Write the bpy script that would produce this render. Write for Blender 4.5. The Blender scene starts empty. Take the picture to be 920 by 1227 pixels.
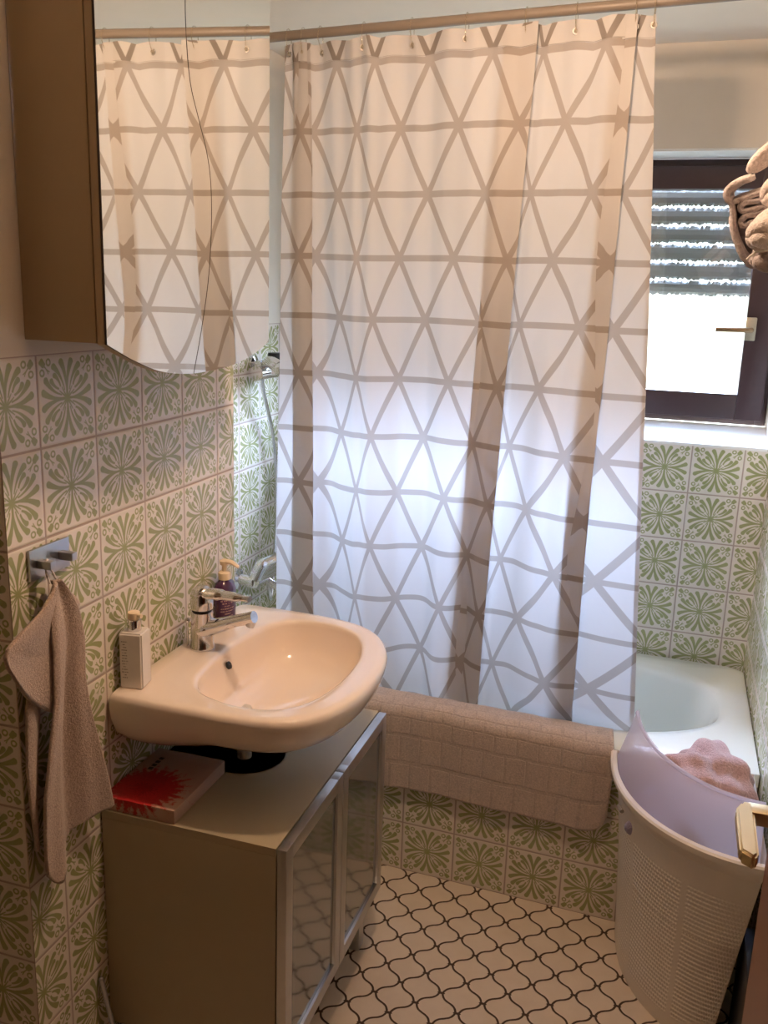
import bpy, bmesh, math, random
from mathutils import Vector, Matrix
random.seed(7)
PI = math.pi
H = 1.612                      # height of the camera; the room was measured relative to it
C = bpy.context.scene.collection
sc = bpy.context.scene

# ------------------------------------------------------------------ helpers
def thing(name, label, cat, loc=(0, 0, 0), rz=0, group=None):
    o = bpy.data.objects.new(name, None); C.objects.link(o)
    o.location = loc; o.rotation_euler = (0, 0, rz); o.empty_display_size = .05
    o['label'] = label; o['category'] = cat
    if group: o['group'] = group
    return o

def tag(o, label, cat, group=None, kind=None):
    o['label'] = label; o['category'] = cat
    if group: o['group'] = group
    if kind: o['kind'] = kind
    return o

def obj(name, bm, mat, parent=None, smooth=None, label=None, origin=None, recalc=True):
    """link a bmesh as ONE mesh object; coordinates are world ones, shifted to the parent"""
    if recalc: bmesh.ops.recalc_face_normals(bm, faces=bm.faces)
    off = Vector(parent.location) if parent is not None else Vector(origin or (0, 0, 0))
    if parent is not None and parent.parent is not None:
        off = Vector(parent.parent.location) + Vector(parent.location)
    bmesh.ops.translate(bm, verts=bm.verts, vec=-off)
    me = bpy.data.meshes.new(name); bm.to_mesh(me); bm.free()
    for m in (mat if isinstance(mat, (list, tuple)) else [mat]): me.materials.append(m)
    if smooth is not None:
        me.polygons.foreach_set('use_smooth', [True] * len(me.polygons))
        if smooth < 180: me.set_sharp_from_angle(angle=math.radians(smooth))
    o = bpy.data.objects.new(name, me); C.objects.link(o)
    if parent is not None: o.parent = parent
    elif origin: o.location = origin
    if label: o['label'] = label
    return o

def struct(name, bm, mat, **k):
    o = obj(name, bm, mat, **k); o['kind'] = 'structure'; return o

def box(bm, x0, x1, y0, y1, z0, z1, bev=0, seg=2, mi=0):
    n = bmesh.new()
    bmesh.ops.create_cube(n, size=1)
    for v in n.verts:
        v.co = Vector((x0 + (v.co.x + .5) * (x1 - x0), y0 + (v.co.y + .5) * (y1 - y0), z0 + (v.co.z + .5) * (z1 - z0)))
    if bev: bmesh.ops.bevel(n, geom=list(n.edges), offset=bev, segments=seg, affect='EDGES', profile=.6)
    merge(bm, n, mi); return bm

def merge(bm, n, mi=0, M=None):
    vs = [bm.verts.new((M @ v.co) if M else v.co) for v in n.verts]
    n.verts.index_update()
    for f in n.faces:
        try:
            g = bm.faces.new([vs[v.index] for v in f.verts]); g.material_index = mi
        except ValueError: pass
    n.free()

def catmull(pts, n=8, closed=False):
    P = [Vector(p) for p in pts]; out = []
    L = len(P)
    rng = range(L if closed else L - 1)
    for i in rng:
        if closed: a, b, c, d = P[i - 1], P[i], P[(i + 1) % L], P[(i + 2) % L]
        else: a, b, c, d = P[max(i - 1, 0)], P[i], P[i + 1], P[min(i + 2, L - 1)]
        for k in range(n):
            t = k / n
            out.append(.5 * ((2 * b) + (-a + c) * t + (2 * a - 5 * b + 4 * c - d) * t * t + (-a + 3 * b - 3 * c + d) * t ** 3))
    if not closed: out.append(P[-1])
    return out

def tube(bm, pts, r, n=12, cap=True, closed=False, sx=1, sy=1, up=None):
    """sweep a circle (or ellipse sx, sy) along pts; r is a number or one per point"""
    P = [Vector(p) for p in pts]; rings = []
    prev = None
    for i, p in enumerate(P):
        if closed: t = (P[(i + 1) % len(P)] - P[i - 1])
        else: t = P[min(i + 1, len(P) - 1)] - P[max(i - 1, 0)]
        t.normalize()
        ref = Vector(up) if up else (prev if prev is not None else (Vector((0, 0, 1)) if abs(t.z) < .9 else Vector((1, 0, 0))))
        a = (ref - t * ref.dot(t))
        if a.length < 1e-6: a = t.orthogonal()
        a.normalize(); b = t.cross(a); prev = a
        rr = r[i] if isinstance(r, (list, tuple)) else r
        rings.append([bm.verts.new(p + a * (rr * sx * math.cos(q * 2 * PI / n)) + b * (rr * sy * math.sin(q * 2 * PI / n))) for q in range(n)])
    m = len(rings)
    for i in range(m if closed else m - 1):
        A, B = rings[i], rings[(i + 1) % m]
        for q in range(n): bm.faces.new((A[q], A[(q + 1) % n], B[(q + 1) % n], B[q]))
    if cap and not closed:
        bm.faces.new(rings[0][::-1]); bm.faces.new(rings[-1])
    return bm

def lathe(bm, prof, c, n=28, ex=1, ey=1, M=None, caps=True):
    """prof: (radius, height) pairs round a vertical axis at c; M tilts it about c"""
    c = Vector(c); rings = []
    for (r, z) in prof:
        ring = []
        for q in range(n):
            v = Vector((r * ex * math.cos(q * 2 * PI / n), r * ey * math.sin(q * 2 * PI / n), z))
            if M: v = M @ v
            ring.append(bm.verts.new(c + v))
        rings.append(ring)
    for A, B in zip(rings, rings[1:]):
        for q in range(n): bm.faces.new((A[q], A[(q + 1) % n], B[(q + 1) % n], B[q]))
    if caps:
        bm.faces.new(rings[0][::-1]); bm.faces.new(rings[-1])
    return bm

def grid(bm, fn, nu, nv, uvfn=None, closed_u=False, mi=0):
    V = [[bm.verts.new(fn(i / nu, j / nv)) for i in range(nu if closed_u else nu + 1)] for j in range(nv + 1)]
    uvl = bm.loops.layers.uv.verify() if uvfn else None
    for j in range(nv):
        for i in range(nu):
            i2 = (i + 1) % nu if closed_u else i + 1
            f = bm.faces.new((V[j][i], V[j][i2], V[j + 1][i2], V[j + 1][i])); f.material_index = mi
            if uvl:
                for l, (a, b) in zip(f.loops, ((i, j), (i + 1, j), (i + 1, j + 1), (i, j + 1))):
                    l[uvl].uv = uvfn(a / nu, b / nv)
    return V

def quad(bm, pts, uvs=None, mi=0):
    f = bm.faces.new([bm.verts.new(p) for p in pts]); f.material_index = mi
    if uvs:
        l0 = bm.loops.layers.uv.verify()
        for l, u in zip(f.loops, uvs): l[l0].uv = u
    return f

def thicken(o, t, off=0):
    m = o.modifiers.new('thickness', 'SOLIDIFY'); m.thickness = t; m.offset = off; m.use_even_offset = False
    return o

def interp(T_, x):
    if x <= T_[0][0]: return T_[0][1]
    for (a, b), (c, d) in zip(T_, T_[1:]):
        if x <= c: return b + (d - b) * (x - a) / (c - a)
    return T_[-1][1]

# ------------------------------------------------------------------ node helper
class N:
    def __init__(s, name):
        s.m = bpy.data.materials.new(name); s.m.use_nodes = True
        s.t = s.m.node_tree; s.t.nodes.clear()
        s.out = s.t.nodes.new('ShaderNodeOutputMaterial')
    def n(s, ty, **k):
        x = s.t.nodes.new('ShaderNode' + ty)
        for a, b in k.items(): setattr(x, a, b)
        return x
    def put(s, sock, v):
        if isinstance(v, bpy.types.NodeSocket): s.t.links.new(v, sock)
        elif v is not None: sock.default_value = v
    def math(s, op, a, b=None, c=None, clamp=False):
        x = s.n('Math', operation=op); x.use_clamp = clamp
        s.put(x.inputs[0], a); s.put(x.inputs[1], b)
        if c is not None: s.put(x.inputs[2], c)
        return x.outputs[0]
    def mix(s, f, a, b):
        x = s.n('Mix', data_type='RGBA'); s.put(x.inputs[0], f)
        s.put(x.inputs[6], a if not isinstance(a, tuple) else (*a[:3], 1)); s.put(x.inputs[7], b if not isinstance(b, tuple) else (*b[:3], 1))
        return x.outputs[2]
    def noise(s, scale, detail=2, rough=.5, vec=None, dist=0):
        x = s.n('TexNoise'); x.inputs['Scale'].default_value = scale; x.inputs['Detail'].default_value = detail
        x.inputs['Roughness'].default_value = rough; x.inputs['Distortion'].default_value = dist
        if vec is not None: s.put(x.inputs['Vector'], vec)
        return x.outputs['Fac']
    def obj(s): return s.n('TexCoord').outputs['Object']
    def uv(s):
        x = s.n('SeparateXYZ'); s.put(x.inputs[0], s.n('TexCoord').outputs['UV']); return x.outputs[0], x.outputs[1]
    def ramp(s, v, lo, hi):
        x = s.n('MapRange', interpolation_type='SMOOTHSTEP'); s.put(x.inputs[0], v)
        x.inputs[1].default_value = lo; x.inputs[2].default_value = hi; return x.outputs[0]
    def bump(s, h, strength=.3, dist=.002):
        x = s.n('Bump'); x.inputs['Strength'].default_value = strength; x.inputs['Distance'].default_value = dist
        s.put(x.inputs['Height'], h); return x.outputs[0]
    def bsdf(s, col, rough=.5, metal=0, normal=None, **k):
        x = s.n('BsdfPrincipled')
        s.put(x.inputs['Base Color'], (*col[:3], 1) if isinstance(col, tuple) else col)
        s.put(x.inputs['Roughness'], rough); s.put(x.inputs['Metallic'], metal)
        if normal is not None: s.put(x.inputs['Normal'], normal)
        for a, b in k.items(): s.put(x.inputs[a.replace('_', ' ')], b)
        return x.outputs[0]
    def done(s, sh): s.t.links.new(sh, s.out.inputs[0]); return s.m

def simple(name, col, rough=.5, metal=0, var=0.06, vs=30, bump=0, bs=200, **k):
    a = N(name); ob = a.obj(); nz = a.noise(vs, 3, .6, ob)
    dark = tuple(c * (1 - var) for c in col); lite = tuple(min(1, c * (1 + var)) for c in col)
    c = a.mix(nz, dark, lite)
    nm = a.bump(a.noise(bs, 2, .5, ob), bump, .001) if bump else None
    return a.done(a.bsdf(c, rough, metal, nm, **k))

# ------------------------------------------------------------------ materials
def tile_material():
    a = N('floral_wall_tile'); u, v = a.uv()
    fu = a.math('SUBTRACT', a.math('FRACT', u), .5); fv = a.math('SUBTRACT', a.math('FRACT', v), .5)
    au = a.math('ABSOLUTE', fu); av = a.math('ABSOLUTE', fv)
    # a little hand-painted wobble
    cmb = a.n('CombineXYZ'); a.put(cmb.inputs[0], u); a.put(cmb.inputs[1], v)
    wob = a.math('MULTIPLY', a.math('SUBTRACT', a.noise(9, 2, .5, cmb.outputs[0]), .5), .018)
    hi = a.math('ADD', a.math('MAXIMUM', au, av), wob); lo = a.math('ADD', a.math('MINIMUM', au, av), wob)
    def petal(ax, ay, bx, by, r0, r1, bend=0.0):
        dx, dy = bx - ax, by - ay; L2 = dx * dx + dy * dy
        px = a.math('SUBTRACT', hi, ax); py = a.math('SUBTRACT', lo, ay)
        t = a.math('DIVIDE', a.math('ADD', a.math('MULTIPLY', px, dx), a.math('MULTIPLY', py, dy)), L2, clamp=True)
        # bend: shift sideways by bend*t*(1-t)
        k = a.math('MULTIPLY', a.math('MULTIPLY', t, a.math('SUBTRACT', 1, t)), bend)
        ex = a.math('SUBTRACT', a.math('SUBTRACT', px, a.math('MULTIPLY', t, dx)), a.math('MULTIPLY', k, -dy / math.sqrt(L2)))
        ey = a.math('SUBTRACT', a.math('SUBTRACT', py, a.math('MULTIPLY', t, dy)), a.math('MULTIPLY', k, dx / math.sqrt(L2)))
        d = a.math('SQRT', a.math('ADD', a.math('MULTIPLY', ex, ex), a.math('MULTIPLY', ey, ey)))
        return a.math('SUBTRACT', d, a.math('MULTIPLY_ADD', a.math('MULTIPLY', t, t), r1 - r0, r0))
    def ring(cx, cy, R, w):
        px = a.math('SUBTRACT', hi, cx); py = a.math('SUBTRACT', lo, cy)
        d = a.math('SQRT', a.math('ADD', a.math('MULTIPLY', px, px), a.math('MULTIPLY', py, py)))
        return a.math('SUBTRACT', a.math('ABSOLUTE', a.math('SUBTRACT', d, R)), w)
    ds = [petal(.02, .004, .40, .085, .014, .042, -.12),
          petal(.10, .045, .355, .215, .010, .041, -.11),
          petal(.15, .115, .262, .205, .014, .034, -.05),
          petal(.0, .0, .13, .09, .012, .006, .0),
          ring(.410, .300, .032, .011),
          petal(.395, .375, .43, .41, .022, .028),
          petal(.31, .29, .40, .385, .008, .010, .05)]
    d = ds[0]
    for e in ds[1:]: d = a.math('MINIMUM', d, e)
    paint = a.math('SUBTRACT', 1, a.ramp(d, -.006, .006))
    cell = a.n('CombineXYZ'); a.put(cell.inputs[0], a.math('FLOOR', u)); a.put(cell.inputs[1], a.math('FLOOR', v))
    wn = a.n('TexWhiteNoise', noise_dimensions='2D'); a.put(wn.inputs['Vector'], cell.outputs[0]); rnd = wn.outputs['Value']
    streak = a.noise(14, 4, .7, cmb.outputs[0])
    green = a.mix(streak, (.155, .185, .045), (.34, .37, .13))
    green = a.mix(a.math('MULTIPLY', rnd, .45), green, (.30, .36, .10))
    base = a.mix(a.noise(3, 3, .6, cmb.outputs[0]), (.82, .76, .68), (.71, .67, .60))
    strength = a.math('MULTIPLY', paint, a.math('MULTIPLY_ADD', streak, .35, .68), clamp=True)
    col = a.mix(strength, base, green)
    e = a.math('SUBTRACT', .5, a.math('MAXIMUM', au, av))
    grout = a.math('SUBTRACT', 1, a.ramp(e, .010, .018))
    col = a.mix(grout, col, (.42, .34, .29))
    hgt = a.math('ADD', a.ramp(e, .006, .035), a.math('MULTIPLY', a.noise(5, 2, .5, cmb.outputs[0]), .25))
    nm = a.bump(hgt, .5, .0015)
    return a.done(a.bsdf(col, a.math('MULTIPLY_ADD', grout, .5, .22), 0, nm, Specular_IOR_Level=.45))

def floor_material():
    a = N('lantern_floor_tile'); s = a.n('SeparateXYZ'); a.put(s.inputs[0], a.obj())
    x = a.math('DIVIDE', a.math('ADD', s.outputs[0], .43), .1); y = a.math('DIVIDE', a.math('SUBTRACT', s.outputs[1], 2.155), .1)
    p = a.math('ADD', x, y); q = a.math('SUBTRACT', x, y)
    A, CN = .075, .06
    sg = lambda m: a.math('SUBTRACT', a.math('FRACT', a.math('ADD', m, .5)), .5)
    ps, qs = sg(p), sg(q)
    def fam(m, o_, os_):
        w = a.math('MULTIPLY', a.math('SINE', a.math('MULTIPLY', o_, 2 * PI)), A)
        saw = a.math('MULTIPLY', a.math('MULTIPLY_ADD', a.math('FRACT', o_), -2, 1), -CN)
        f = a.math('ABSOLUTE', sg(a.math('ADD', a.math('ADD', m, w), saw)))
        sl = a.math('MULTIPLY_ADD', a.math('COSINE', a.math('MULTIPLY', o_, 2 * PI)), A * 2 * PI, 2 * CN)
        d_ = a.math('DIVIDE', f, a.math('SQRT', a.math('MULTIPLY_ADD', sl, sl, 1)))
        return a.math('ADD', d_, a.math('MULTIPLY', a.math('LESS_THAN', a.math('ABSOLUTE', os_), CN * .8), 1.0))
    nx = a.math('MULTIPLY', a.math('ADD', ps, qs), .5); ny = a.math('MULTIPLY', a.math('SUBTRACT', ps, qs), .5)
    neck = a.math('ADD', a.math('ABSOLUTE', ny), a.math('MAXIMUM', a.math('SUBTRACT', a.math('ABSOLUTE', nx), CN), 0))
    d = a.math('MINIMUM', neck, a.math('MINIMUM', fam(p, q, qs), fam(q, p, ps)))
    wob = a.math('MULTIPLY', a.math('SUBTRACT', a.noise(120, 2, .6, a.obj()), .5), .02)
    g = a.math('SUBTRACT', 1, a.ramp(a.math('ADD', d, wob), .028, .046))
    tile = a.mix(a.noise(14, 3, .6, a.obj()), (.60, .50, .40), (.74, .64, .53))
    col = a.mix(g, tile, (.055, .030, .018))
    nm = a.bump(a.ramp(d, .01, .10), .4, .002)
    return a.done(a.bsdf(col, a.math('MULTIPLY_ADD', g, .4, .38), 0, nm))

def curtain_material(nm_='triangle_print_curtain', dk=1.0):
    a = N(nm_); u, v = a.uv()     # metres along and up the cloth
    h = .1525
    k = a.math('DIVIDE', v, h); s = a.math('DIVIDE', a.math('MULTIPLY', u, math.sqrt(3)), 2 * h)
    def lines(t):
        f = a.math('SUBTRACT', a.math('FRACT', a.math('ADD', t, .5)), .5)
        return a.math('ABSOLUTE', f)
    half = a.math('MULTIPLY', k, .5)
    d = a.math('MINIMUM', lines(k), a.math('MINIMUM', lines(a.math('ADD', s, half)), lines(a.math('SUBTRACT', s, half))))
    g = a.math('SUBTRACT', 1, a.ramp(d, .046, .055))
    cloth = a.mix(g, (.80, .78, .77), (.54 * dk, .48 * dk, .44 * dk))
    thru = a.mix(g, (.55, .55, .57), (.35 * dk, .33 * dk, .32 * dk))
    weave = a.bump(a.noise(1500, 1, .5, a.obj()), .08, .0005)
    wr = a.bump(a.noise(9, 3, .6, a.obj()), .25, .012)
    D = a.n('BsdfDiffuse'); a.put(D.inputs[0], cloth); a.put(D.inputs['Normal'], wr)
    T = a.n('BsdfTranslucent'); a.put(T.inputs[0], thru); a.put(T.inputs['Normal'], wr)
    M = a.n('MixShader'); M.inputs[0].default_value = .50
    a.t.links.new(D.outputs[0], M.inputs[1]); a.t.links.new(T.outputs[0], M.inputs[2])
    return a.done(M.outputs[0])

def terry(name, col, emboss=False):
    a = N(name); ob = a.obj()
    nz = a.math('MULTIPLY_ADD', a.math('SUBTRACT', a.noise(230, 3, .75, ob), .5), 1.9, .5, clamp=True)
    c = a.mix(nz, tuple(x * .62 for x in col), tuple(min(1, x * 1.22) for x in col))
    h = a.math('MULTIPLY', nz, 1.0)
    if emboss:
        u, v = a.uv(); cmb = a.n('CombineXYZ'); a.put(cmb.inputs[0], u); a.put(cmb.inputs[1], v)
        b = a.n('TexBrick'); a.put(b.inputs['Vector'], cmb.outputs[0]); b.inputs['Scale'].default_value = 13
        b.inputs['Mortar Size'].default_value = .05; b.inputs['Mortar Smooth'].default_value = .4
        b.inputs['Brick Width'].default_value = .75; b.inputs['Row Height'].default_value = .6
        h = a.math('ADD', a.math('MULTIPLY', b.outputs['Fac'], -.9), a.math('MULTIPLY', nz, .5))
        c = a.mix(a.math('MULTIPLY', b.outputs['Fac'], .16), c, tuple(x * .6 for x in col))
    nm = a.bump(h, .8, .0022)
    return a.done(a.bsdf(c, .95, 0, nm, Specular_IOR_Level=.1, Sheen_Weight=.3, Sheen_Roughness=.5))

def glass_clear(name, tint=(.95, .97, .96), fac=.08, rough=.02):
    a = N(name); t = a.n('BsdfTransparent'); a.put(t.inputs[0], (*tint, 1)); g = a.n('BsdfGlossy'); g.inputs['Roughness'].default_value = rough
    m = a.n('MixShader'); m.inputs[0].default_value = fac
    a.t.links.new(t.outputs[0], m.inputs[1]); a.t.links.new(g.outputs[0], m.inputs[2]); return a.done(m.outputs[0])

TILE = tile_material(); FLOOR = floor_material(); CURTAIN = curtain_material(); HEM = curtain_material('doubled_hem_print', .74)
LOWBOUNCE = simple('low_bounce_paint', (.16, .11, .07), .9)  # unseen doorway and hallway walls, made dark to cut bounced light
PLASTER = simple('painted_plaster', (.70, .65, .57), .9, 0, .04, 12, .25, 220)
CEIL = simple('ceiling_paint', (.74, .69, .61), .9, 0, .03, 10, .2, 180)
CERAMIC = simple('glazed_ceramic', (.86, .75, .66), .10, 0, .01, 8, Coat_Weight=.4, Coat_Roughness=.05)
ENAMEL = simple('tub_enamel', (.86, .90, .87), .16, 0, .02, 8)
CHROME = simple('polished_chrome', (.72, .72, .74), .10, 1, .03, 20)
STEEL = simple('brushed_steel', (.48, .49, .52), .34, 1, .08, 60)
ALU = simple('aluminium_frame', (.56, .56, .56), .32, 1, .05, 40)
LAMINATE = simple('white_laminate', (.43, .37, .25), .40, 0, .02, 20)
CABBODY = simple('cabinet_laminate', (.46, .36, .23), .45, 0, .03, 20)
MIRROR = simple('silvered_mirror', (.90, .91, .88), .012, 1, .0, 5)
DARKEDGE = simple('dark_edge', (.05, .035, .025), .5)
BLACK = simple('black_plastic', (.012, .011, .011), .45)
FRAMEWOOD = simple('dark_window_frame', (.055, .030, .032), .35, 0, .15, 40)
SHUTTER = simple('shutter_slat_plastic', (.34, .36, .34), .6, 0, .06, 30)
SILL = simple('white_sill', (.80, .80, .78), .5, 0, .02, 12)
BRONZE = simple('bronze_lever_metal', (.32, .22, .13), .35, 1)
PLATE = simple('handle_plate_metal', (.50, .46, .36), .4, 1)
BRASS = simple('satin_brass', (.80, .68, .44), .36, 1, .06, 30)
DOORWOOD = simple('red_brown_door', (.15, .048, .017), .35, 0, .15, 12)
RODMAT = simple('beige_rod_paint', (.20, .165, .135), .45, 0, .03, 20)
RINGP = glass_clear('clear_ring_plastic', (.92, .88, .80), .22, .2)
TERRY = terry('taupe_terry', (.50, .38, .31))
MAT = terry('bath_mat_cotton', (.60, .50, .45), True)
ROLLT = terry('beige_terry', (.84, .75, .73))
GREYT2 = terry('grey_pink_terry', (.62, .56, .57)); GREYT = terry('grey_terry', (.46, .41, .42))
HAMP = None
def hamper_mat():
    a = N('woven_white_plastic'); u, v = a.uv()
    r1 = a.math('SINE', a.math('MULTIPLY', v, 2 * PI * 46))
    r2 = a.math('SINE', a.math('ADD', a.math('MULTIPLY', u, 2 * PI * 60), a.math('MULTIPLY', a.math('FLOOR', a.math('MULTIPLY', v, 46)), PI)))
    panel = a.math('SUBTRACT', 1, a.ramp(a.math('ABSOLUTE', a.math('SUBTRACT', v, .43)), .33, .36))
    gap = a.ramp(a.math('ABSOLUTE', a.math('SUBTRACT', a.math('FRACT', a.math('MULTIPLY_ADD', u, 3, .42)), .5)), .03, .07)
    h = a.math('MULTIPLY', a.math('MULTIPLY', a.math('MULTIPLY_ADD', r1, .6, a.math('MULTIPLY', r2, .35)), panel), gap)
    return a.done(a.bsdf((.76, .70, .63), .42, 0, a.bump(h, .5, .0018)))
HAMP = hamper_mat()
def lid_mat():
    a = N('frosted_lid_plastic')
    t = a.n('BsdfTransparent'); a.put(t.inputs[0], (.93, .90, .93, 1))
    p = a.bsdf((.88, .83, .86), .18)
    tr = a.n('BsdfTranslucent'); a.put(tr.inputs[0], (.93, .86, .92, 1))
    m0 = a.n('MixShader'); m0.inputs[0].default_value = .72; a.t.links.new(p, m0.inputs[1]); a.t.links.new(tr.outputs[0], m0.inputs[2])
    m = a.n('MixShader'); m.inputs[0].default_value = .52; a.t.links.new(t.outputs[0], m.inputs[1]); a.t.links.new(m0.outputs[0], m.inputs[2])
    return a.done(m.outputs[0])
LID = lid_mat()
PINKC = terry('pink_cloth', (.56, .38, .38)); LILAC = terry('lilac_cloth', (.42, .36, .50))
DARKGLASS = N('smoked_door_glass'); DARKGLASS = DARKGLASS.done(DARKGLASS.bsdf((.075, .085, .075), .09, 0, None, Specular_IOR_Level=1.0, Coat_Weight=.8, Coat_Roughness=.06))
PURPLE = simple('purple_bottle_plastic', (.055, .012, .06), .15, 0, .05, 10, Coat_Weight=.4)
CREAM = simple('cream_pump_plastic', (.80, .66, .48), .35)
WHITEP = simple('white_bottle_plastic', (.74, .70, .66), .35)
GOLD = simple('faded_gold_print', (.36, .24, .20), .5)
GREYP = simple('grey_print', (.25, .22, .20), .6)

# ------------------------------------------------------------------ room
XL, XP, XR = -1.27, -.965, .295          # alcove wall, boxed-out wall, right wall
YP0, YP1 = 1.132, 1.905                  # boxed-out wall from near corner to far corner
ZC, ZT = 2.31, 1.495                     # ceiling, top of the tiles
T = .15
YB = lambda x: 2.901 - .0175 * (x + .0041)          # the back wall is not quite square
YT = lambda x: 2.229 - .0346 * (x + .607)           # nor is the tub
YD = .12                                            # doorway wall

def ytile(bm, x, y0, y1, z0, z1, ph=1.2239, rev=False, mi=0, zph=1.495):
    P = [(x, y0, z0), (x, y1, z0), (x, y1, z1), (x, y0, z1)]
    quad(bm, P, [((p[1] - ph) / T, (p[2] - zph) / T) for p in P], mi)

# wall_left: boxed-out part + alcove part, tiles below, plaster above
bm = bmesh.new()
ytile(bm, XP, YP0, YP1, 0, ZT)
quad(bm, [(XP, YP0, ZT), (XP, YP1, ZT), (XP, YP1, ZC), (XP, YP0, ZC)], mi=1)
for y in (YP0, YP1):
    P = [(XL, y, 0), (XP, y, 0), (XP, y, ZT), (XL, y, ZT)]
    quad(bm, P, [((p[0] - XP) / T, (p[2] - ZT) / T) for p in P])
    quad(bm, [(XL, y, ZT), (XP, y, ZT), (XP, y, ZC), (XL, y, ZC)], mi=1)
struct('wall_basin_side', bm, [TILE, PLASTER], recalc=False)
bm = bmesh.new()
ytile(bm, XL, YP1, 2.93, 0, ZT, 2.6184 - .075)
quad(bm, [(XL, YP1, ZT), (XL, 2.93, ZT), (XL, 2.93, ZC), (XL, YP1, ZC)], mi=1)
ytile(bm, XL, YD, YP0, 0, ZT)
quad(bm, [(XL, YD, ZT), (XL, YP0, ZT), (XL, YP0, ZC), (XL, YD, ZC)], mi=1)
struct('wall_left', bm, [TILE, PLASTER], recalc=False)

# wall_back with the window opening
WGLASS = glass_clear('window_glass')
WX0, WX1, WZ0, WZ1, WY = -1.10, .281, 1.19, 2.032, 3.08
bm = bmesh.new()
def bq(x0, x1, z0, z1, mi):
    P = [(x0, YB(x0), z0), (x1, YB(x1), z0), (x1, YB(x1), z1), (x0, YB(x0), z1)]
    quad(bm, P, [((p[0] + .0041 - .075) / T, (p[2] - 1.1876) / T) for p in P], mi)
bq(XL, XR, 0, WZ0, 0); bq(XL, WX0, WZ0, 1.4876, 0); bq(WX1, XR, WZ0, 1.4876, 0)
bq(XL, WX0, 1.4876, WZ1, 1); bq(WX1, XR, 1.4876, WZ1, 1); bq(XL, XR, WZ1, ZC, 1)
# reveals
y0, y1 = YB(WX0), YB(WX1)
quad(bm, [(WX0, y0, WZ0), (WX0, 3.12, WZ0), (WX0, 3.12, WZ1), (WX0, y0, WZ1)], mi=1)
quad(bm, [(WX1, y1, WZ0), (WX1, 3.12, WZ0), (WX1, 3.12, WZ1), (WX1, y1, WZ1)], mi=1)
quad(bm, [(WX0, y0, WZ1), (WX1, y1, WZ1), (WX1, 3.12, WZ1), (WX0, 3.12, WZ1)], mi=1)
# outside rim so daylight cannot leak round the frame
for (a, b, c, d) in ((XL - .1, XR + .1, -.1, WZ0), (XL - .1, XR + .1, WZ1, ZC + .1), (XL - .1, WX0, WZ0, WZ1), (WX1, XR + .1, WZ0, WZ1)):
    quad(bm, [(a, 3.12, c), (b, 3.12, c), (b, 3.12, d), (a, 3.12, d)], mi=1)
struct('wall_back', bm, [TILE, PLASTER], recalc=False)
bm = bmesh.new()                                                 # sloping white sill inside the opening
for P in ([(WX0, y0 - .004, WZ0 - .006), (WX1, y1 - .004, WZ0 - .006), (WX1, y1 - .004, WZ0 + .002), (WX0, y0 - .004, WZ0 + .002)],
          [(WX0, y0 - .004, WZ0 + .002), (WX1, y1 - .004, WZ0 + .002), (WX1, WY - .03, WZ0 + .047), (WX0, WY - .03, WZ0 + .047)]):
    quad(bm, P)
struct('trim_1', bm, SILL, recalc=False)
bm = bmesh.new()                                                  # pale edge strip under the lintel
box(bm, WX0, WX1, YB(0) + .005, WY - .035, WZ1 - .006, WZ1 + .001)
struct('trim_2', bm, SILL)

bm = bmesh.new()
P = [(XR, YD, 0), (XR, 2.93, 0), (XR, 2.93, 1.4876), (XR, YD, 1.4876)]
quad(bm, P, [((p[1] - YB(XR)) / T, (p[2] - 1.1876) / T) for p in P])
quad(bm, [(XR, YD, 1.4876), (XR, 2.93, 1.4876), (XR, 2.93, ZC), (XR, YD, ZC)], mi=1)
struct('wall_right', bm, [TILE, PLASTER], recalc=False)

bm = bmesh.new()                                                  # wall with the doorway the picture is taken from
box(bm, XL - .02, -.66, 0.02, YD, 0, ZC); box(bm, .21, XR, 0.02, YD, 0, ZC); box(bm, -.66, .21, 0.02, YD, 2.02, ZC)
struct('wall_front', bm, LOWBOUNCE)
bm = bmesh.new()                                                  # hallway behind
quad(bm, [(-1.6, .02, 0), (-1.6, -1.6, 0), (-1.6, -1.6, ZC), (-1.6, .02, ZC)])
quad(bm, [(1.0, .02, 0), (1.0, -1.6, 0), (1.0, -1.6, ZC), (1.0, .02, ZC)])
quad(bm, [(-1.6, -1.6, 0), (1.0, -1.6, 0), (1.0, -1.6, ZC), (-1.6, -1.6, ZC)])
quad(bm, [(-1.6, .02, 0), (XL, .02, 0), (XL, .02, ZC), (-1.6, .02, ZC)])
quad(bm, [(XR, .02, 0), (1.0, .02, 0), (1.0, .02, ZC), (XR, .02, ZC)])
struct('wall_hallway', bm, LOWBOUNCE, recalc=False)
bm = bmesh.new(); box(bm, -1.65, 1.05, -1.65, 3.12, -.06, 0); struct('floor', bm, FLOOR)
bm = bmesh.new(); box(bm, -1.65, 1.05, -1.65, 3.14, ZC, ZC + .06); struct('ceiling', bm, CEIL)

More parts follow.
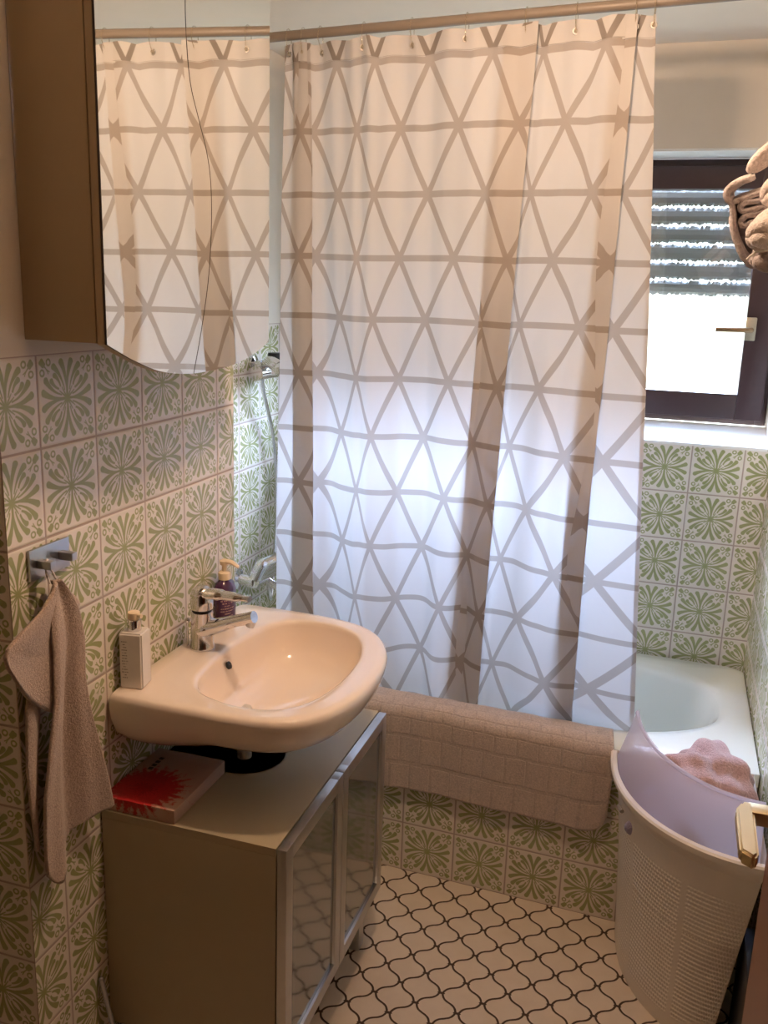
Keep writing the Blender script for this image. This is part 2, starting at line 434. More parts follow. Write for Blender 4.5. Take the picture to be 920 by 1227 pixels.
# ------------------------------------------------------------------ window
win = thing('window_1', 'dark brown window', 'window', (-.41, WY, WZ0))
del win['label'], win['category']; win['kind'] = 'structure'
def frame_bm(x0, x1, z0, z1, w, ya, yb, wt=None):
    bm = bmesh.new(); wt = wt or w
    box(bm, x0, x0 + w, ya, yb, z0, z1, .003); box(bm, x1 - w, x1, ya, yb, z0, z1, .003)
    box(bm, x0 + w, x1 - w, ya, yb, z0, z0 + w, .003); box(bm, x0 + w, x1 - w, ya, yb, z1 - wt, z1, .003)
    return bm
FX0, FX1, FZ0, FZ1 = WX0 + .005, .2795, WZ0 + .047, WZ1 - .006
obj('window_frame', frame_bm(FX0, FX1, FZ0, FZ1, .030, WY - .01, WY + .04), FRAMEWOOD, win, 30)
SM = (FX0 + FX1) / 2
for a_, b_ in ((FX0 + .022, SM - .003), (SM + .003, FX1 - .014)):
    sash = obj('sash', frame_bm(a_, b_, FZ0 + .018, FZ1 - .022, .078, WY - .035, WY + .015, .066), FRAMEWOOD, win, 30)
    bm = bmesh.new(); box(bm, a_ + .07, b_ - .07, WY - .012, WY - .006, FZ0 + .09, FZ1 - .08)
    obj('pane', bm, WGLASS, sash)
bm = bmesh.new(); box(bm, .186, .218, WY - .046, WY - .034, 1.498, 1.568, .004)
hb = obj('handle_plate', bm, PLATE, sash, 30)
bm = bmesh.new()
tube(bm, catmull([(.202, WY - .045, 1.531), (.202, WY - .085, 1.531), (.190, WY - .095, 1.531), (.10, WY - .095, 1.5295)], 6), .0075, 12)
obj('window_handle', bm, BRONZE, sash, 60)
# roller shutter outside, lowered about half way: every slat has a ragged row of light slots under it
shu = thing('roller_shutter', 'grey slatted roller shutter lowered halfway outside the dark window', 'shutter', (-.41, 3.16, 1.6))
zs = [1.899, 1.844, 1.788, 1.733, 1.677, 1.628]
zs = [2.01, 1.955] + zs
YS = 3.16
rnd = random.Random(3)
for k in range(len(zs) - 1):
    top, bot = zs[k] - .0058, zs[k + 1]
    bm = bmesh.new(); n = 320
    x0, x1 = WX0 + .0, WX1 + .02
    rows = []
    for i in range(n + 1):
        x = x0 + (x1 - x0) * i / n
        jt = rnd.uniform(-.0035, .004); jb = rnd.uniform(-.0035, .0045)
        prof = [(0, bot + jb), (-.007, bot + .010), (-.010, (top + bot) / 2), (-.007, top - .010), (0, top + jt), (.003, top - .006), (-.003, (top + bot) / 2), (.003, bot + .007)]
        rows.append([bm.verts.new((x, YS + a, b)) for a, b in prof])
    for A, B in zip(rows, rows[1:]):
        for q in range(8): bm.faces.new((A[q], A[(q + 1) % 8], B[(q + 1) % 8], B[q]))
    bm.faces.new(rows[0]); bm.faces.new(rows[-1][::-1])
    obj('slat', bm, SHUTTER, shu)
for x in (WX0, WX1 + .015):
    bm = bmesh.new(); box(bm, x - .012, x + .012, YS - .015, YS + .012, WZ0 + .02, 2.03, .002); obj('guide_rail', bm, SHUTTER, shu, 30)

# ------------------------------------------------------------------ bathtub
tub = thing('bathtub', 'white built-in bathtub with a tiled front under the window', 'bathtub', (-.49, 2.55, 0))
RZ = .507
bm = bmesh.new()
P = [(XL + .002, YT(XL), 0), (XR - .002, YT(XR), 0), (XR - .002, YT(XR), RZ - .02), (XL + .002, YT(XL), RZ - .02)]
quad(bm, P, [((p[0] + .607) / T, p[2] / T) for p in P])
quad(bm, [(p[0], p[1] + .03, p[2]) for p in P])
obj('tiled_front', bm, TILE, tub, recalc=False)
bm = bmesh.new()
NT = 112
cx, cy, ia, ib = -.515, 2.558, .725, .272
def outer_pt(th):
    dx, dy = math.cos(th), math.sin(th)
    # the rectangle, its front edge following the slightly skewed tub front
    best = 1e9
    for _ in range(1):
        ts = []
        if dx > 1e-9: ts.append((XR - .003 - cx) / dx)
        if dx < -1e-9: ts.append((XL + .003 - cx) / dx)
        if dy > 1e-9: ts.append((2.888 - cy) / (dy + .0175 * dx) if dy + .0175 * dx > 1e-6 else 1e9)
        if dy < -1e-9:
            den = dy + .0346 * dx; c0 = YT(cx) - .012 - cy
            if den < -1e-6: ts.append(c0 / den)
        best = min(t for t in ts if t > 0)
    return cx + dx * best, cy + dy * best
def inner_pt(th, s, e=2.7):
    c, d = math.cos(th), math.sin(th)
    k = (abs(c / (ia * s)) ** e + abs(d / (ib * s)) ** e) ** (-1 / e)
    return cx + c * k, cy + d * k
# angles spaced so both outlines are well sampled
ths = []
for i in range(NT):
    t = 2 * PI * i / NT
    ths.append(math.atan2(math.sin(t) * .36, math.cos(t)))
rings = []
def ring(f): rings.append([bm.verts.new(f(t)) for t in ths])
ring(lambda t: (*outer_pt(t), RZ - .04)); ring(lambda t: (*outer_pt(t), RZ - .006))
def blend(t, k, z):
    o_, i_ = outer_pt(t), inner_pt(t, 1.0); return (o_[0] + (i_[0] - o_[0]) * k, o_[1] + (i_[1] - o_[1]) * k, z)
ring(lambda t: blend(t, .10, RZ)); ring(lambda t: blend(t, .75, RZ - .001)); ring(lambda t: blend(t, .93, RZ - .005))
for s, z in ((1.0, RZ - .014), (.985, RZ - .03), (.965, RZ - .08), (.94, RZ - .16), (.91, RZ - .24), (.86, RZ - .32), (.76, RZ - .375), (.6, RZ - .395), (.3, RZ - .402)):
    ring(lambda t, s=s, z=z: (*inner_pt(t, s), z))
for A, B in zip(rings, rings[1:]):
    for q in range(NT): bm.faces.new((A[q], A[(q + 1) % NT], B[(q + 1) % NT], B[q]))
bm.faces.new(rings[-1])
obj('tub_shell', bm, ENAMEL, tub, 50)
bm = bmesh.new(); lathe(bm, [(.028, .002), (.028, .006), (.02, .008), (.001, .008)], (-1.0, 2.558, RZ - .402)); obj('drain', bm, CHROME, tub, 40)

# ------------------------------------------------------------------ bath mat draped over the rim
def mat_path(x):
    yt = YT(x)
    return [(yt - .020, .268), (yt - .023, .34), (yt - .028, .42), (yt - .030, .475), (yt - .026, .503), (yt - .008, .519), (yt + .02, .522), (yt + .045, .520), (yt + .066, .512)]
bm = bmesh.new()
NX, NY = 110, 60
def mat_fn(u, v):
    x = -.79 + u * (.735)
    P = catmull([Vector((0, a, b)) for a, b in mat_path(x)], 8)
    t = v * (len(P) - 1); i = min(int(t), len(P) - 2); p = P[i].lerp(P[i + 1], t - i)
    # rounded lower right corner
    if v < .25:
        d = max(0, (x - (-.055 - .05)) / .05)
        p.z += (.05 * (1 - math.sqrt(max(0, 1 - d * d))) * (1 - v / .25))
    x += .006 * math.sin(v * 5) * u
    y = p.y + .003 * math.sin(x * 23 + 1) * (1 - v) + .002 * math.sin(x * 60)
    return Vector((x, y, p.z + .004 * math.sin(x * 9) * (1 - v)))
grid(bm, mat_fn, NX, NY, lambda u, v: (u * .735, v * .33))
o = obj('bath_mat', bm, MAT, None, 180, origin=(-.42, YT(-.42), .27))
thicken(o, .010, 0); tag(o, 'taupe embossed cotton bath mat draped over the tub edge', 'bath mat')

# ------------------------------------------------------------------ curtain rod, rings, curtain
ROD0, ROD1 = Vector((XL + .004, 2.334, 2.222)), Vector((XR - .004, 2.160, 2.225))
rod_y = lambda x: ROD0.y + (ROD1.y - ROD0.y) * (x - ROD0.x) / (ROD1.x - ROD0.x)
rod = thing('curtain_rod', 'beige curtain rod carrying the shower curtain below the ceiling', 'curtain rod', tuple(ROD0))
bm = bmesh.new(); tube(bm, [ROD0, ROD1], .0115, 16); obj('pole', bm, RODMAT, rod, 60)
for p, s in ((ROD0, 1), (ROD1, -1)):
    bm = bmesh.new(); tube(bm, [p, p + Vector((.012 * s, 0, 0))], .026, 20); obj('end_flange', bm, RODMAT, rod, 40)

S = .1761      # triangle side
# (x at top, x at bottom, depth offset, metres along the cloth)
CP = [(-1.022, -1.054, .006, -.69), (-.990, -1.000, -.004, -.640), (-.941, -.920, -.010, -.570), (-.965, -.945, -.001, -.548), (-.995, -.988, .003, -.505), (-.955, -.93, .009, -.455),
      (-.915, -.869, .018, -.405), (-.84, -.81, -.002, -.305), (-.766, -.751, -.010, -.176), (-.70, -.68, .012, -.085), (-.62, -.60, .010, .012), (-.55, -.55, -.010, .088),
      (-.475, -.485, -.004, .176), (-.415, -.455, -.010, .250), (-.375, -.430, -.010, .297), (-.41, -.468, -.002, .330), (-.455, -.522, .003, .385), (-.40, -.455, .009, .445), (-.36, -.405, .009, .5283),
      (-.30, -.345, .006, .610), (-.251, -.290, .000, .662), (-.22, -.250, -.003, .704), (-.157, -.172, -.006, .775), (-.180, -.200, -.001, .800), (-.205, -.228, .003, .825), (-.165, -.145, .007, .875), (-.108, -.010, .004, .950)]
ZTOP, ZBOT = 2.202, .40
def curtain_point(s, z, zoff=0):
    """s in 0..1 along the control list"""
    L = len(CP); t = s * (L - 1); i = min(int(t), L - 2); f = t - i
    def cr(k):
        a, b, c, d = (CP[max(i - 1, 0)][k], CP[i][k], CP[i + 1][k], CP[min(i + 2, L - 1)][k])
        return .5 * (2 * b + (c - a) * f + (2 * a - 5 * b + 4 * c - d) * f * f + (-a + 3 * b - 3 * c + d) * f ** 3)
    xt, xb, dy, u = cr(0), cr(1), cr(2), cr(3)
    k = (2.05 - z) / 1.52; kk = max(-.12, min(1.15, k))
    x = xt + (xb - xt) * (kk if kk < 0 else kk ** .9)
    amp = .75 + .85 * max(0, k) + .7 * max(0, k - .55)
    y0 = rod_y(x) + .004
    kz = min(1, max(0, (ZTOP - z) / (ZTOP - .52)))
    y = y0 * (1 - kz) + 2.328 * kz - .004 * (1 - kz)
    y += dy * amp * (1.0 - .1 * kz)
    y += .0035 * math.sin(u * 2 * PI / .083 + 1.1) * (1 - .6 * kz) + .003 * math.sin(z * 7 + u * 21)
    side = min(1, max(0, (x + .40) / .12)); side = side * side * (3 - 2 * side)
    b = interp([(.50, .15), (.56, .55), (.85, .80), (1.15, 1.0), (1.30, .72), (1.48, .12), (1.56, 0)], z)
    y -= .085 * side * b
    low = max(0, k - .45)
    y += .012 * low * math.sin(u * 2 * PI / .29 + z * 4) + .008 * low * math.sin(u * 2 * PI / .17 - z * 6)
    z2 = z + .006 * math.sin(u * 11 + 1) * kz + .010 * low * math.sin(u * 2 * PI / .21 + 2) + zoff
    return Vector((x, y, z2)), u
# two fabric-height corrections so the printed rows sit as photographed
VROW = 2.149
cur = thing('shower_curtain', 'white shower curtain printed with grey triangles, drawn across the bathtub', 'shower curtain', (-.55, 2.29, ZTOP))
bm = bmesh.new(); NU, NV = 620, 150
SAG = lambda u: .007 * (abs(math.sin((u + .02) * PI / .137)) - .5)
def cf(s, v):
    z = ZTOP + (ZBOT - ZTOP) * v
    p, u = curtain_point(s, z); p.z += SAG(u) * max(0, 1 - v * 6); return p
def cuv(s, v):
    z = ZTOP + (ZBOT - ZTOP) * v; p, u = curtain_point(s, z); return (u, z - VROW)
grid(bm, cf, NU, NV, cuv)
o = obj('cloth', bm, CURTAIN, cur, 180, recalc=False)
for nm, z0, z1, nv in (('top_hem', ZTOP - .002, ZTOP - .046, 6),):
    bm = bmesh.new()
    def hf(s, v):
        z = z0 + (z1 - z0) * v; p, u = curtain_point(s, z); p.y -= .0030; p.z += SAG(u) * max(0, 1 - v * .25) + .0015; return p
    grid(bm, hf, NU, nv, lambda s, v: (curtain_point(s, 2.0)[1], (z0 + (z1 - z0) * v) - VROW))
    obj(nm, bm, HEM, cur, 180, recalc=False)
for nm, s0, s1 in (('side_hem', .9945, 1.0),):
    bm = bmesh.new()
    def sf(s, v):
        z = ZTOP - .002 + (ZBOT - ZTOP) * v * .995; p, u = curtain_point(s0 + (s1 - s0) * s, z); p.y += .004; return p
    grid(bm, sf, 10, 140, lambda s, v: (curtain_point(s0 + (s1 - s0) * s, 2.0)[1] + .09, ZTOP + (ZBOT - ZTOP) * v - VROW))
    obj(nm, bm, HEM, cur, 180, recalc=False)
# eyelets (parts) and the hanging rings (things)
def find_s(xw, lo=0, hi=1):
    best = min(((abs(curtain_point(k / 2000, 2.17)[0].x - xw), k / 2000) for k in range(int(lo * 2000), int(hi * 2000) + 1)))
    return best[1]
RINGX = [(-1.008, 0, .06), (-.966, .05, .17), (-.918, .2, .3), (-.80, .25, .4), (-.676, .3, .45), (-.539, .4, .5), (-.400, .6, .75), (-.287, .65, .8), (-.159, .9, 1), (-.120, .93, 1)]
for xw, lo, hi in RINGX:
    s = find_s(xw, lo, hi); p, _ = curtain_point(s, 2.180)
    bm = bmesh.new()
    R_ = Matrix.Rotation(PI / 2, 3, 'X')
    lathe(bm, [(.0035, 0), (.0075, 0), (.0082, .0015), (.0075, .003), (.0035, .003), (.0035, 0)], (p.x, p.y - .0005, p.z), 16, M=R_, caps=False)
    obj('eyelet', bm, CHROME, cur, 60)
    g = thing('curtain_ring', 'clear plastic ring hanging the shower curtain from the beige rod', 'curtain ring', (p.x, rod_y(p.x), 2.236), 0, 'clear rings along the curtain rod')
    bm = bmesh.new()
    yr = rod_y(p.x)
    pts = [Vector((p.x, yr + .0155 * math.cos(t), 2.222 + .0155 * math.sin(t))) for t in [k * PI / 8 for k in range(0, 9)]]
    pts = [Vector((p.x, p.y + .004, p.z))] + [Vector((p.x, yr + .0165, 2.205))] + pts + [Vector((p.x, yr - .0165, 2.205)), Vector((p.x, p.y - .006, p.z)), Vector((p.x, p.y - .001, p.z - .003))]
    tube(bm, catmull(pts, 3), .0012, 8); obj('loop', bm, RINGP, g, 60)
    bm = bmesh.new(); bmesh.ops.create_uvsphere(bm, u_segments=12, v_segments=8, radius=.0042); bmesh.ops.translate(bm, verts=bm.verts, vec=(p.x, p.y - .006, p.z)); obj('bead', bm, RINGP, g, 180)

# ------------------------------------------------------------------ taps on the alcove wall
def chrome_mixer(loc):
    x, y, z = loc
    g = thing('bath_mixer_tap', 'chrome bath mixer tap on the green tiled wall left of the curtain', 'tap', (XL, y, z))
    bm = bmesh.new(); tube(bm, [(XL + .06, y - .085, z), (XL + .06, y + .085, z)], .022, 18); obj('mixer_body', bm, CHROME, g, 40)
    for s in (-.075, .075):
        bm = bmesh.new(); lathe(bm, [(.034, 0), (.034, .006), (.018, .012), (.018, .06)], (XL, y + s, z), 20, M=Matrix.Rotation(PI / 2, 3, 'Y')); obj('wall_rose', bm, CHROME, g, 40)
    bm = bmesh.new(); tube(bm, catmull([(XL + .06, y - .075, z + .005), (XL + .085, y - .06, z + .055), (XL + .13, y, z + .070), (XL + .19, y + .06, z + .045)], 6), [.022] * 7 + [.017] * 12, 12, sy=.7); obj('lever', bm, CHROME, g, 60)
    bm = bmesh.new(); tube(bm, catmull([(XL + .06, y, z - .01), (XL + .11, y, z - .035), (XL + .17, y, z - .035), (XL + .185, y, z - .06)], 6), .014, 14); obj('spout', bm, CHROME, g, 60)
chrome_mixer((XL, 2.60, .700))
g = thing('hand_shower', 'chrome hand shower in its holder above the bath mixer', 'shower head', (XL, 2.62, 1.365))
bm = bmesh.new(); lathe(bm, [(.028, 0), (.028, .008), (.014, .012), (.014, .05)], (XL, 2.64, 1.372), 20, M=Matrix.Rotation(PI / 2, 3, 'Y')); obj('holder', bm, CHROME, g, 40)
bm = bmesh.new(); tube(bm, catmull([(XL + .055, 2.60, 1.345), (XL + .06, 2.61, 1.375), (XL + .09, 2.58, 1.385), (XL + .14, 2.54, 1.375)], 6), [.015] * 8 + [.021] * 11, 14); obj('handle', bm, CHROME, g, 60)
bm = bmesh.new(); lathe(bm, [(.016, 0), (.034, .012), (.036, .03), (.03, .034)], (XL + .145, 2.535, 1.392), 24, M=Matrix.Rotation(PI * .93, 3, 'Y')); obj('spray_head', bm, CHROME, g, 40)
bm = bmesh.new(); tube(bm, [(XL + .048, 2.565, 1.352), (XL + .048, 2.70, 1.352)], .023, 20); obj('slider', bm, CHROME, g, 40)
bm = bmesh.new(); lathe(bm, [(.022, -.018), (.024, 0), (.022, .018)], (XL + .066, 2.665, 1.392), 16); obj('adjusting_knob', bm, BLACK, g, 40, label='black adjusting knob')
bm = bmesh.new(); tube(bm, catmull([(XL + .055, 2.60, 1.34), (XL + .045, 2.62, 1.30), (XL + .03, 2.74, 1.1), (XL + .03, 2.76, .85), (XL + .05, 2.68, .60), (XL + .06, 2.63, .668)], 10), .007, 10)
obj('hose', bm, CHROME, g, 60)

# ------------------------------------------------------------------ washbasin
def radial(poly, c, th):
    d = Vector((math.cos(th), math.sin(th))); best = None
    for i in range(len(poly)):
        a = poly[i] - c; b = poly[(i + 1) % len(poly)] - c; e = b - a
        den = d.x * e.y - d.y * e.x
        if abs(den) < 1e-12: continue
        t = (a.x * e.y - a.y * e.x) / den; s = (a.x * d.y - a.y * d.x) / den
        if t > 0 and -1e-6 <= s <= 1 + 1e-6 and (best is None or t > best): best = t
    return c + d * best
OUT = [(-.9635, 1.380), (-.953, 1.369), (-.88, 1.364), (-.80, 1.362), (-.72, 1.361), (-.65, 1.367), (-.59, 1.388), (-.550, 1.430), (-.524, 1.49), (-.511, 1.56), (-.511, 1.65), (-.521, 1.73), (-.545, 1.80), (-.585, 1.862),
       (-.64, 1.902), (-.71, 1.922), (-.80, 1.930), (-.88, 1.931), (-.950, 1.930), (-.9625, 1.920), (-.9635, 1.905), (-.9635, 1.88), (-.9635, 1.80), (-.9635, 1.65), (-.9635, 1.50), (-.9635, 1.42), (-.9635, 1.395)]
BOWL = [(-.855, 1.600), (-.845, 1.515), (-.812, 1.455), (-.760, 1.428), (-.695, 1.420), (-.635, 1.438), (-.596, 1.490), (-.577, 1.570), (-.574, 1.660), (-.585, 1.745), (-.615, 1.822), (-.665, 1.862), (-.725, 1.878), (-.79, 1.868),
        (-.832, 1.822), (-.852, 1.740), (-.858, 1.67)]
def closed2(P, n=8): return [Vector((p.x, p.y)) for p in catmull([(a, b, 0) for a, b in P], n, True)]
outp, bowlp = closed2(OUT), closed2(BOWL)
bc = Vector((-.715, 1.640)); NB = 128
ZB = .855
bas = thing('washbasin', 'white ceramic washbasin mounted on the left tiled wall above the cabinet', 'washbasin', (-.965, 1.64, ZB - .10))
bm = bmesh.new(); rings = []
O = [radial(outp, bc, 2 * PI * i / NB) for i in range(NB)]; I = [radial(bowlp, bc, 2 * PI * i / NB) for i in range(NB)]
clampx = lambda v: Vector((max(v.x, XP + .0012), v.y, v.z))
def rg(f): rings.append([bm.verts.new(clampx(f(i))) for i in range(NB)])
v3 = lambda p, z: Vector((p.x, p.y, z))
# underside from wall box to the rim
def under(k, z, sh=0):
    return lambda i: v3(bc.lerp(O[i], k) if True else None, z)
def und(kf, ks, z):
    """shrink towards the drain: front shrinks most, wall side keeps width"""
    def f(i):
        o_ = O[i]; back = min(1, max(0, (-.74 - o_.x) / .20)); back = back * back * (3 - 2 * back); k = kf + (ks - kf) * back
        c = Vector((-.79, 1.64)); p = c.lerp(o_, k)
        if back > 0: p.x = o_.x * back + p.x * (1 - back)
        dep = ZB - z; w_ = min(1, dep / .08)
        return v3(p, ZB - dep * (1 + w_ * (-.08 + .14 * back)))
    return f
rg(und(.32, .40, ZB - .138)); rg(und(.50, .58, ZB - .136)); rg(und(.64, .72, ZB - .126)); rg(und(.78, .84, ZB - .105)); rg(und(.89, .93, ZB - .082)); rg(und(.96, .985, ZB - .052)); rg(und(.99, 1, ZB - .028)); rg(und(1.0, 1.0, ZB - .012))
rg(lambda i: v3(O[i].lerp(bc, .010), ZB - .004)); rg(lambda i: v3(O[i].lerp(bc, .030), ZB))
def deck(k, z):
    return lambda i: v3(O[i].lerp(bc, .030).lerp(I[i].lerp(O[i], .10), k), z)
rg(deck(.35, ZB - .0005)); rg(deck(.75, ZB - .002)); rg(deck(1.0, ZB - .0025)); rg(lambda i: v3(I[i].lerp(O[i], .02), ZB - .005))
dc = Vector((-.752, 1.605))
for k, z in ((0, .013), (.015, .026), (.035, .045), (.07, .064), (.13, .081), (.25, .099), (.45, .111), (.70, .117), (.92, .120)):
    rg(lambda i, k=k, z=z: v3(I[i].lerp(dc, k), ZB - z))
for A, B in zip(rings, rings[1:]):
    for q in range(NB):
        try: bm.faces.new((A[q], A[(q + 1) % NB], B[(q + 1) % NB], B[q]))
        except ValueError: pass
bm.faces.new(rings[0][::-1]); bm.faces.new(rings[-1])
obj('bowl', bm, CERAMIC, bas, 60)
bm = bmesh.new(); lathe(bm, [(.022, .0), (.022, .004), (.016, .006), (.001, .005)], (dc.x, dc.y, ZB - .121)); obj('drain', bm, CHROME, bas, 40)
bm = bmesh.new()
M_ = Matrix.Rotation(math.radians(62), 3, 'Y')
lathe(bm, [(.0085, -.003), (.0085, .0015), (.006, .0025), (.0005, .0025)], (-.8475, 1.645, ZB - .034), 18, M=M_, caps=False)
obj('overflow_hole', bm, BLACK, bas, 40, label='dark round overflow hole')
bm = bmesh.new()                                                  # waste pipe and trap below
tube(bm, [(-.80, 1.62, ZB - .112), (-.80, 1.62, .50)], .016, 18); obj('waste_pipe', bm, simple('pipe_plastic', (.62, .60, .56), .3), bas, 50)
bm = bmesh.new(); lathe(bm, [(.016, 0), (.030, .006), (.032, .05), (.024, .075), (.016, .08)], (-.80, 1.62, .44)); obj('trap', bm, CHROME, bas, 40)

# faucet
fa = thing('basin_mixer_tap', 'chrome single-lever mixer tap standing on the washbasin', 'tap', (-.908, 1.640, ZB))
fx, fy = -.908, 1.640
bm = bmesh.new(); lathe(bm, [(.027, -.001), (.027, .004), (.0245, .010), (.0235, .05), (.0235, .082), (.020, .084)], (fx, fy, ZB)); obj('tap_body', bm, CHROME, fa, 35)
bm = bmesh.new(); tube(bm, catmull([(fx, fy, ZB + .042), (fx + .04, fy, ZB + .056), (fx + .085, fy, ZB + .073), (fx + .122, fy, ZB + .086)], 8), [.025] * 4 + [.0225, .0215, .0205, .0195, .019, .0185, .018, .0175, .017, .0165] + [.015] * 11, 18, sx=.85, sy=1.0)
obj('spout', bm, CHROME, fa, 50)
bm = bmesh.new(); lathe(bm, [(.009, 0), (.010, .014)], (fx + .112, fy, ZB + .064), 16, M=Matrix.Rotation(.3, 3, 'Y')); obj('aerator', bm, STEEL, fa, 40)
bm = bmesh.new(); lathe(bm, [(.0215, .084), (.0215, .089)], (fx, fy, ZB)); obj('seal_ring', bm, BLACK, fa, 40, label='dark ring below the lever')
bm = bmesh.new()
lathe(bm, [(.0238, .089), (.0245, .100), (.0240, .118), (.0205, .130), (.012, .137), (.001, .139)], (fx, fy, ZB), 28)
tube(bm, catmull([(fx - .004, fy, ZB + .122), (fx + .03, fy, ZB + .124), (fx + .07, fy, ZB + .124), (fx + .112, fy, ZB + .124)], 6), [.023] * 3 + [.020] * 6 + [.016] * 6 + [.011] * 4, 18, sx=.55, sy=1.0)
obj('lever', bm, CHROME, fa, 50)
bm = bmesh.new(); tube(bm, [(fx - .033, fy - .004, ZB - .001), (fx - .033, fy - .004, ZB + .055)], .0022, 8); bmesh.ops.create_uvsphere(bm, u_segments=14, v_segments=10, radius=.0065, matrix=Matrix.Translation((fx - .033, fy - .004, ZB + .058)))
obj('pop_up_rod', bm, CHROME, fa, 60)

# bottles
sb = thing('lotion_bottle', 'square white pump bottle at the near end of the washbasin', 'bottle', (-.934, 1.425, ZB), math.radians(0))
bm = bmesh.new()
def rsq(bm, cx, cy, hx, hy, z0, z1, b=.004, rot=0.0):
    n = bmesh.new(); bmesh.ops.create_cube(n, size=1)
    for v in n.verts: v.co = Vector((v.co.x * 2 * hx, v.co.y * 2 * hy, z0 + (v.co.z + .5) * (z1 - z0)))
    bmesh.ops.bevel(n, geom=list(n.edges), offset=b, segments=3, affect='EDGES')
    merge(bm, n, 0, Matrix.Translation((cx, cy, 0)) @ Matrix.Rotation(rot, 4, 'Z'))
RB = math.radians(10)
rsq(bm, -.934, 1.425, .0225, .0225, ZB, ZB + .112, .003, RB); obj('bottle_body', bm, WHITEP, sb, 35)
bm = bmesh.new(); lathe(bm, [(.013, .112), (.0135, .114), (.0135, .134), (.012, .135)], (-.934, 1.425, ZB), 24); obj('collar', bm, CHROME, sb, 40, label='shiny metal pump collar')
bm = bmesh.new(); lathe(bm, [(.0115, .134), (.012, .136), (.0115, .148), (.008, .150), (.001, .150)], (-.934, 1.425, ZB), 24)
tube(bm, [(-.934, 1.425, ZB + .143), (-.915, 1.421, ZB + .143)], .004, 10)
obj('pump_head', bm, CREAM, sb, 40)
def print_mat(name, base, ink, sc_, w_, rowh, rough):
    a = N(name); u, v = a.uv(); cmb = a.n('CombineXYZ'); a.put(cmb.inputs[0], u); a.put(cmb.inputs[1], v)
    row = a.math('FLOOR', a.math('MULTIPLY', v, sc_)); fr = a.math('FRACT', a.math('MULTIPLY', v, sc_))
    inrow = a.math('MULTIPLY', a.math('GREATER_THAN', fr, .35), a.math('LESS_THAN', fr, .72))
    rv = a.n('TexWhiteNoise', noise_dimensions='1D'); a.put(rv.inputs['W'], row)
    half = a.math('MULTIPLY_ADD', rv.outputs['Value'], .28, .16)
    inx = a.math('LESS_THAN', a.math('ABSOLUTE', a.math('SUBTRACT', u, .5)), half)
    cmb2 = a.n('CombineXYZ'); a.put(cmb2.inputs[0], a.math('MULTIPLY', u, w_)); a.put(cmb2.inputs[1], a.math('MULTIPLY', row, 3.7))
    let = a.math('GREATER_THAN', a.noise(1.0, 1, .5, cmb2.outputs[0]), .46)
    m = a.math('MULTIPLY', a.math('MULTIPLY', inrow, inx), let)
    return a.done(a.bsdf(a.mix(m, base, ink), rough))
bm = bmesh.new()
Mb = Matrix.Translation((-.934, 1.425, 0)) @ Matrix.Rotation(RB, 4, 'Z')
quad(bm, [Mb @ Vector(p) for p in ((-.0195, -.0228, ZB + .020), (-.004, -.0228, ZB + .020), (-.004, -.0228, ZB + .098), (-.0195, -.0228, ZB + .098))], [(0, 0), (1, 0), (1, 1), (0, 1)])
obj('printed_label', bm, print_mat('grey_bottle_print', (.74, .70, .66), (.28, .25, .22), 14, 16, 1, .4), sb, label='faint grey lettering', recalc=False)

px, py = -.937, 1.800
pb = thing('soap_bottle', 'dark purple soap bottle with a cream pump behind the basin tap', 'bottle', (px, py, ZB))
bm = bmesh.new(); lathe(bm, [(.026, 0), (.030, .004), (.031, .02), (.032, .06), (.031, .080), (.026, .094), (.014, .102), (.012, .104)], (px, py, ZB), 30, ex=.74, ey=1.05); obj('bottle_body', bm, PURPLE, pb, 40)
bm = bmesh.new(); lathe(bm, [(.0145, .103), (.0145, .118), (.011, .121), (.006, .122), (.006, .136), (.010, .137), (.011, .146), (.004, .150)], (px, py, ZB), 22)
tube(bm, catmull([(px, py, ZB + .144), (px + .018, py, ZB + .144), (px + .036, py, ZB + .134)], 4), [.009, .009, .009, .008, .008, .007, .007, .006, .0045], 10, sx=.6)
obj('pump_head', bm, CREAM, pb, 40)
bm = bmesh.new()
grid(bm, lambda u, v: Vector((px + .0324 * .74 * math.cos(-1.5 + 1.6 * u), py + .0324 * 1.05 * math.sin(-1.5 + 1.6 * u), ZB + .018 + .056 * v)), 16, 4, lambda u, v: (u, v))
obj('printed_label', bm, print_mat('gold_bottle_print', (.055, .012, .06), (.40, .27, .24), 9, 20, 1, .3), pb, 60, label='faint gold lettering')

# ------------------------------------------------------------------ vanity cabinet
VX0, VX1, VY0, VY1, VZ0, VZ1 = -.962, -.598, 1.336, 1.932, .150, .629
va = thing('vanity_cabinet', 'white cabinet with smoked glass doors standing under the washbasin', 'cabinet', (-.78, 1.634, 0))
hx, hy, hr = -.800, 1.630, .085
bm = bmesh.new()
# top panel with a U-shaped pipe cut-out open to the wall
arc = [(hx + hr * math.cos(t), hy + hr * math.sin(t)) for t in [PI / 2 - k * PI / 20 for k in range(21)]]
top = [(VX0, VY0), (VX1, VY0), (VX1, VY1), (VX0, VY1), (VX0, hy + hr)] + arc + [(VX0, hy - hr)]
def prism(bm, poly, z0, z1):
    A = [bm.verts.new((x, y, z0)) for x, y in poly]; B = [bm.verts.new((x, y, z1)) for x, y in poly]
    f1 = bm.faces.new(A[::-1]); f2 = bm.faces.new(B)
    for i in range(len(poly)): bm.faces.new((A[i], A[(i + 1) % len(poly)], B[(i + 1) % len(poly)], B[i]))
    bmesh.ops.triangulate(bm, faces=[f1, f2], ngon_method='EAR_CLIP')
prism(bm, top, VZ1 - .016, VZ1); obj('top_panel', bm, LAMINATE, va)
def bx(name, mat, par, *a, bev=.001, **k):
    bm = bmesh.new(); box(bm, *a, bev=bev); return obj(name, bm, mat, par, 30, **k)
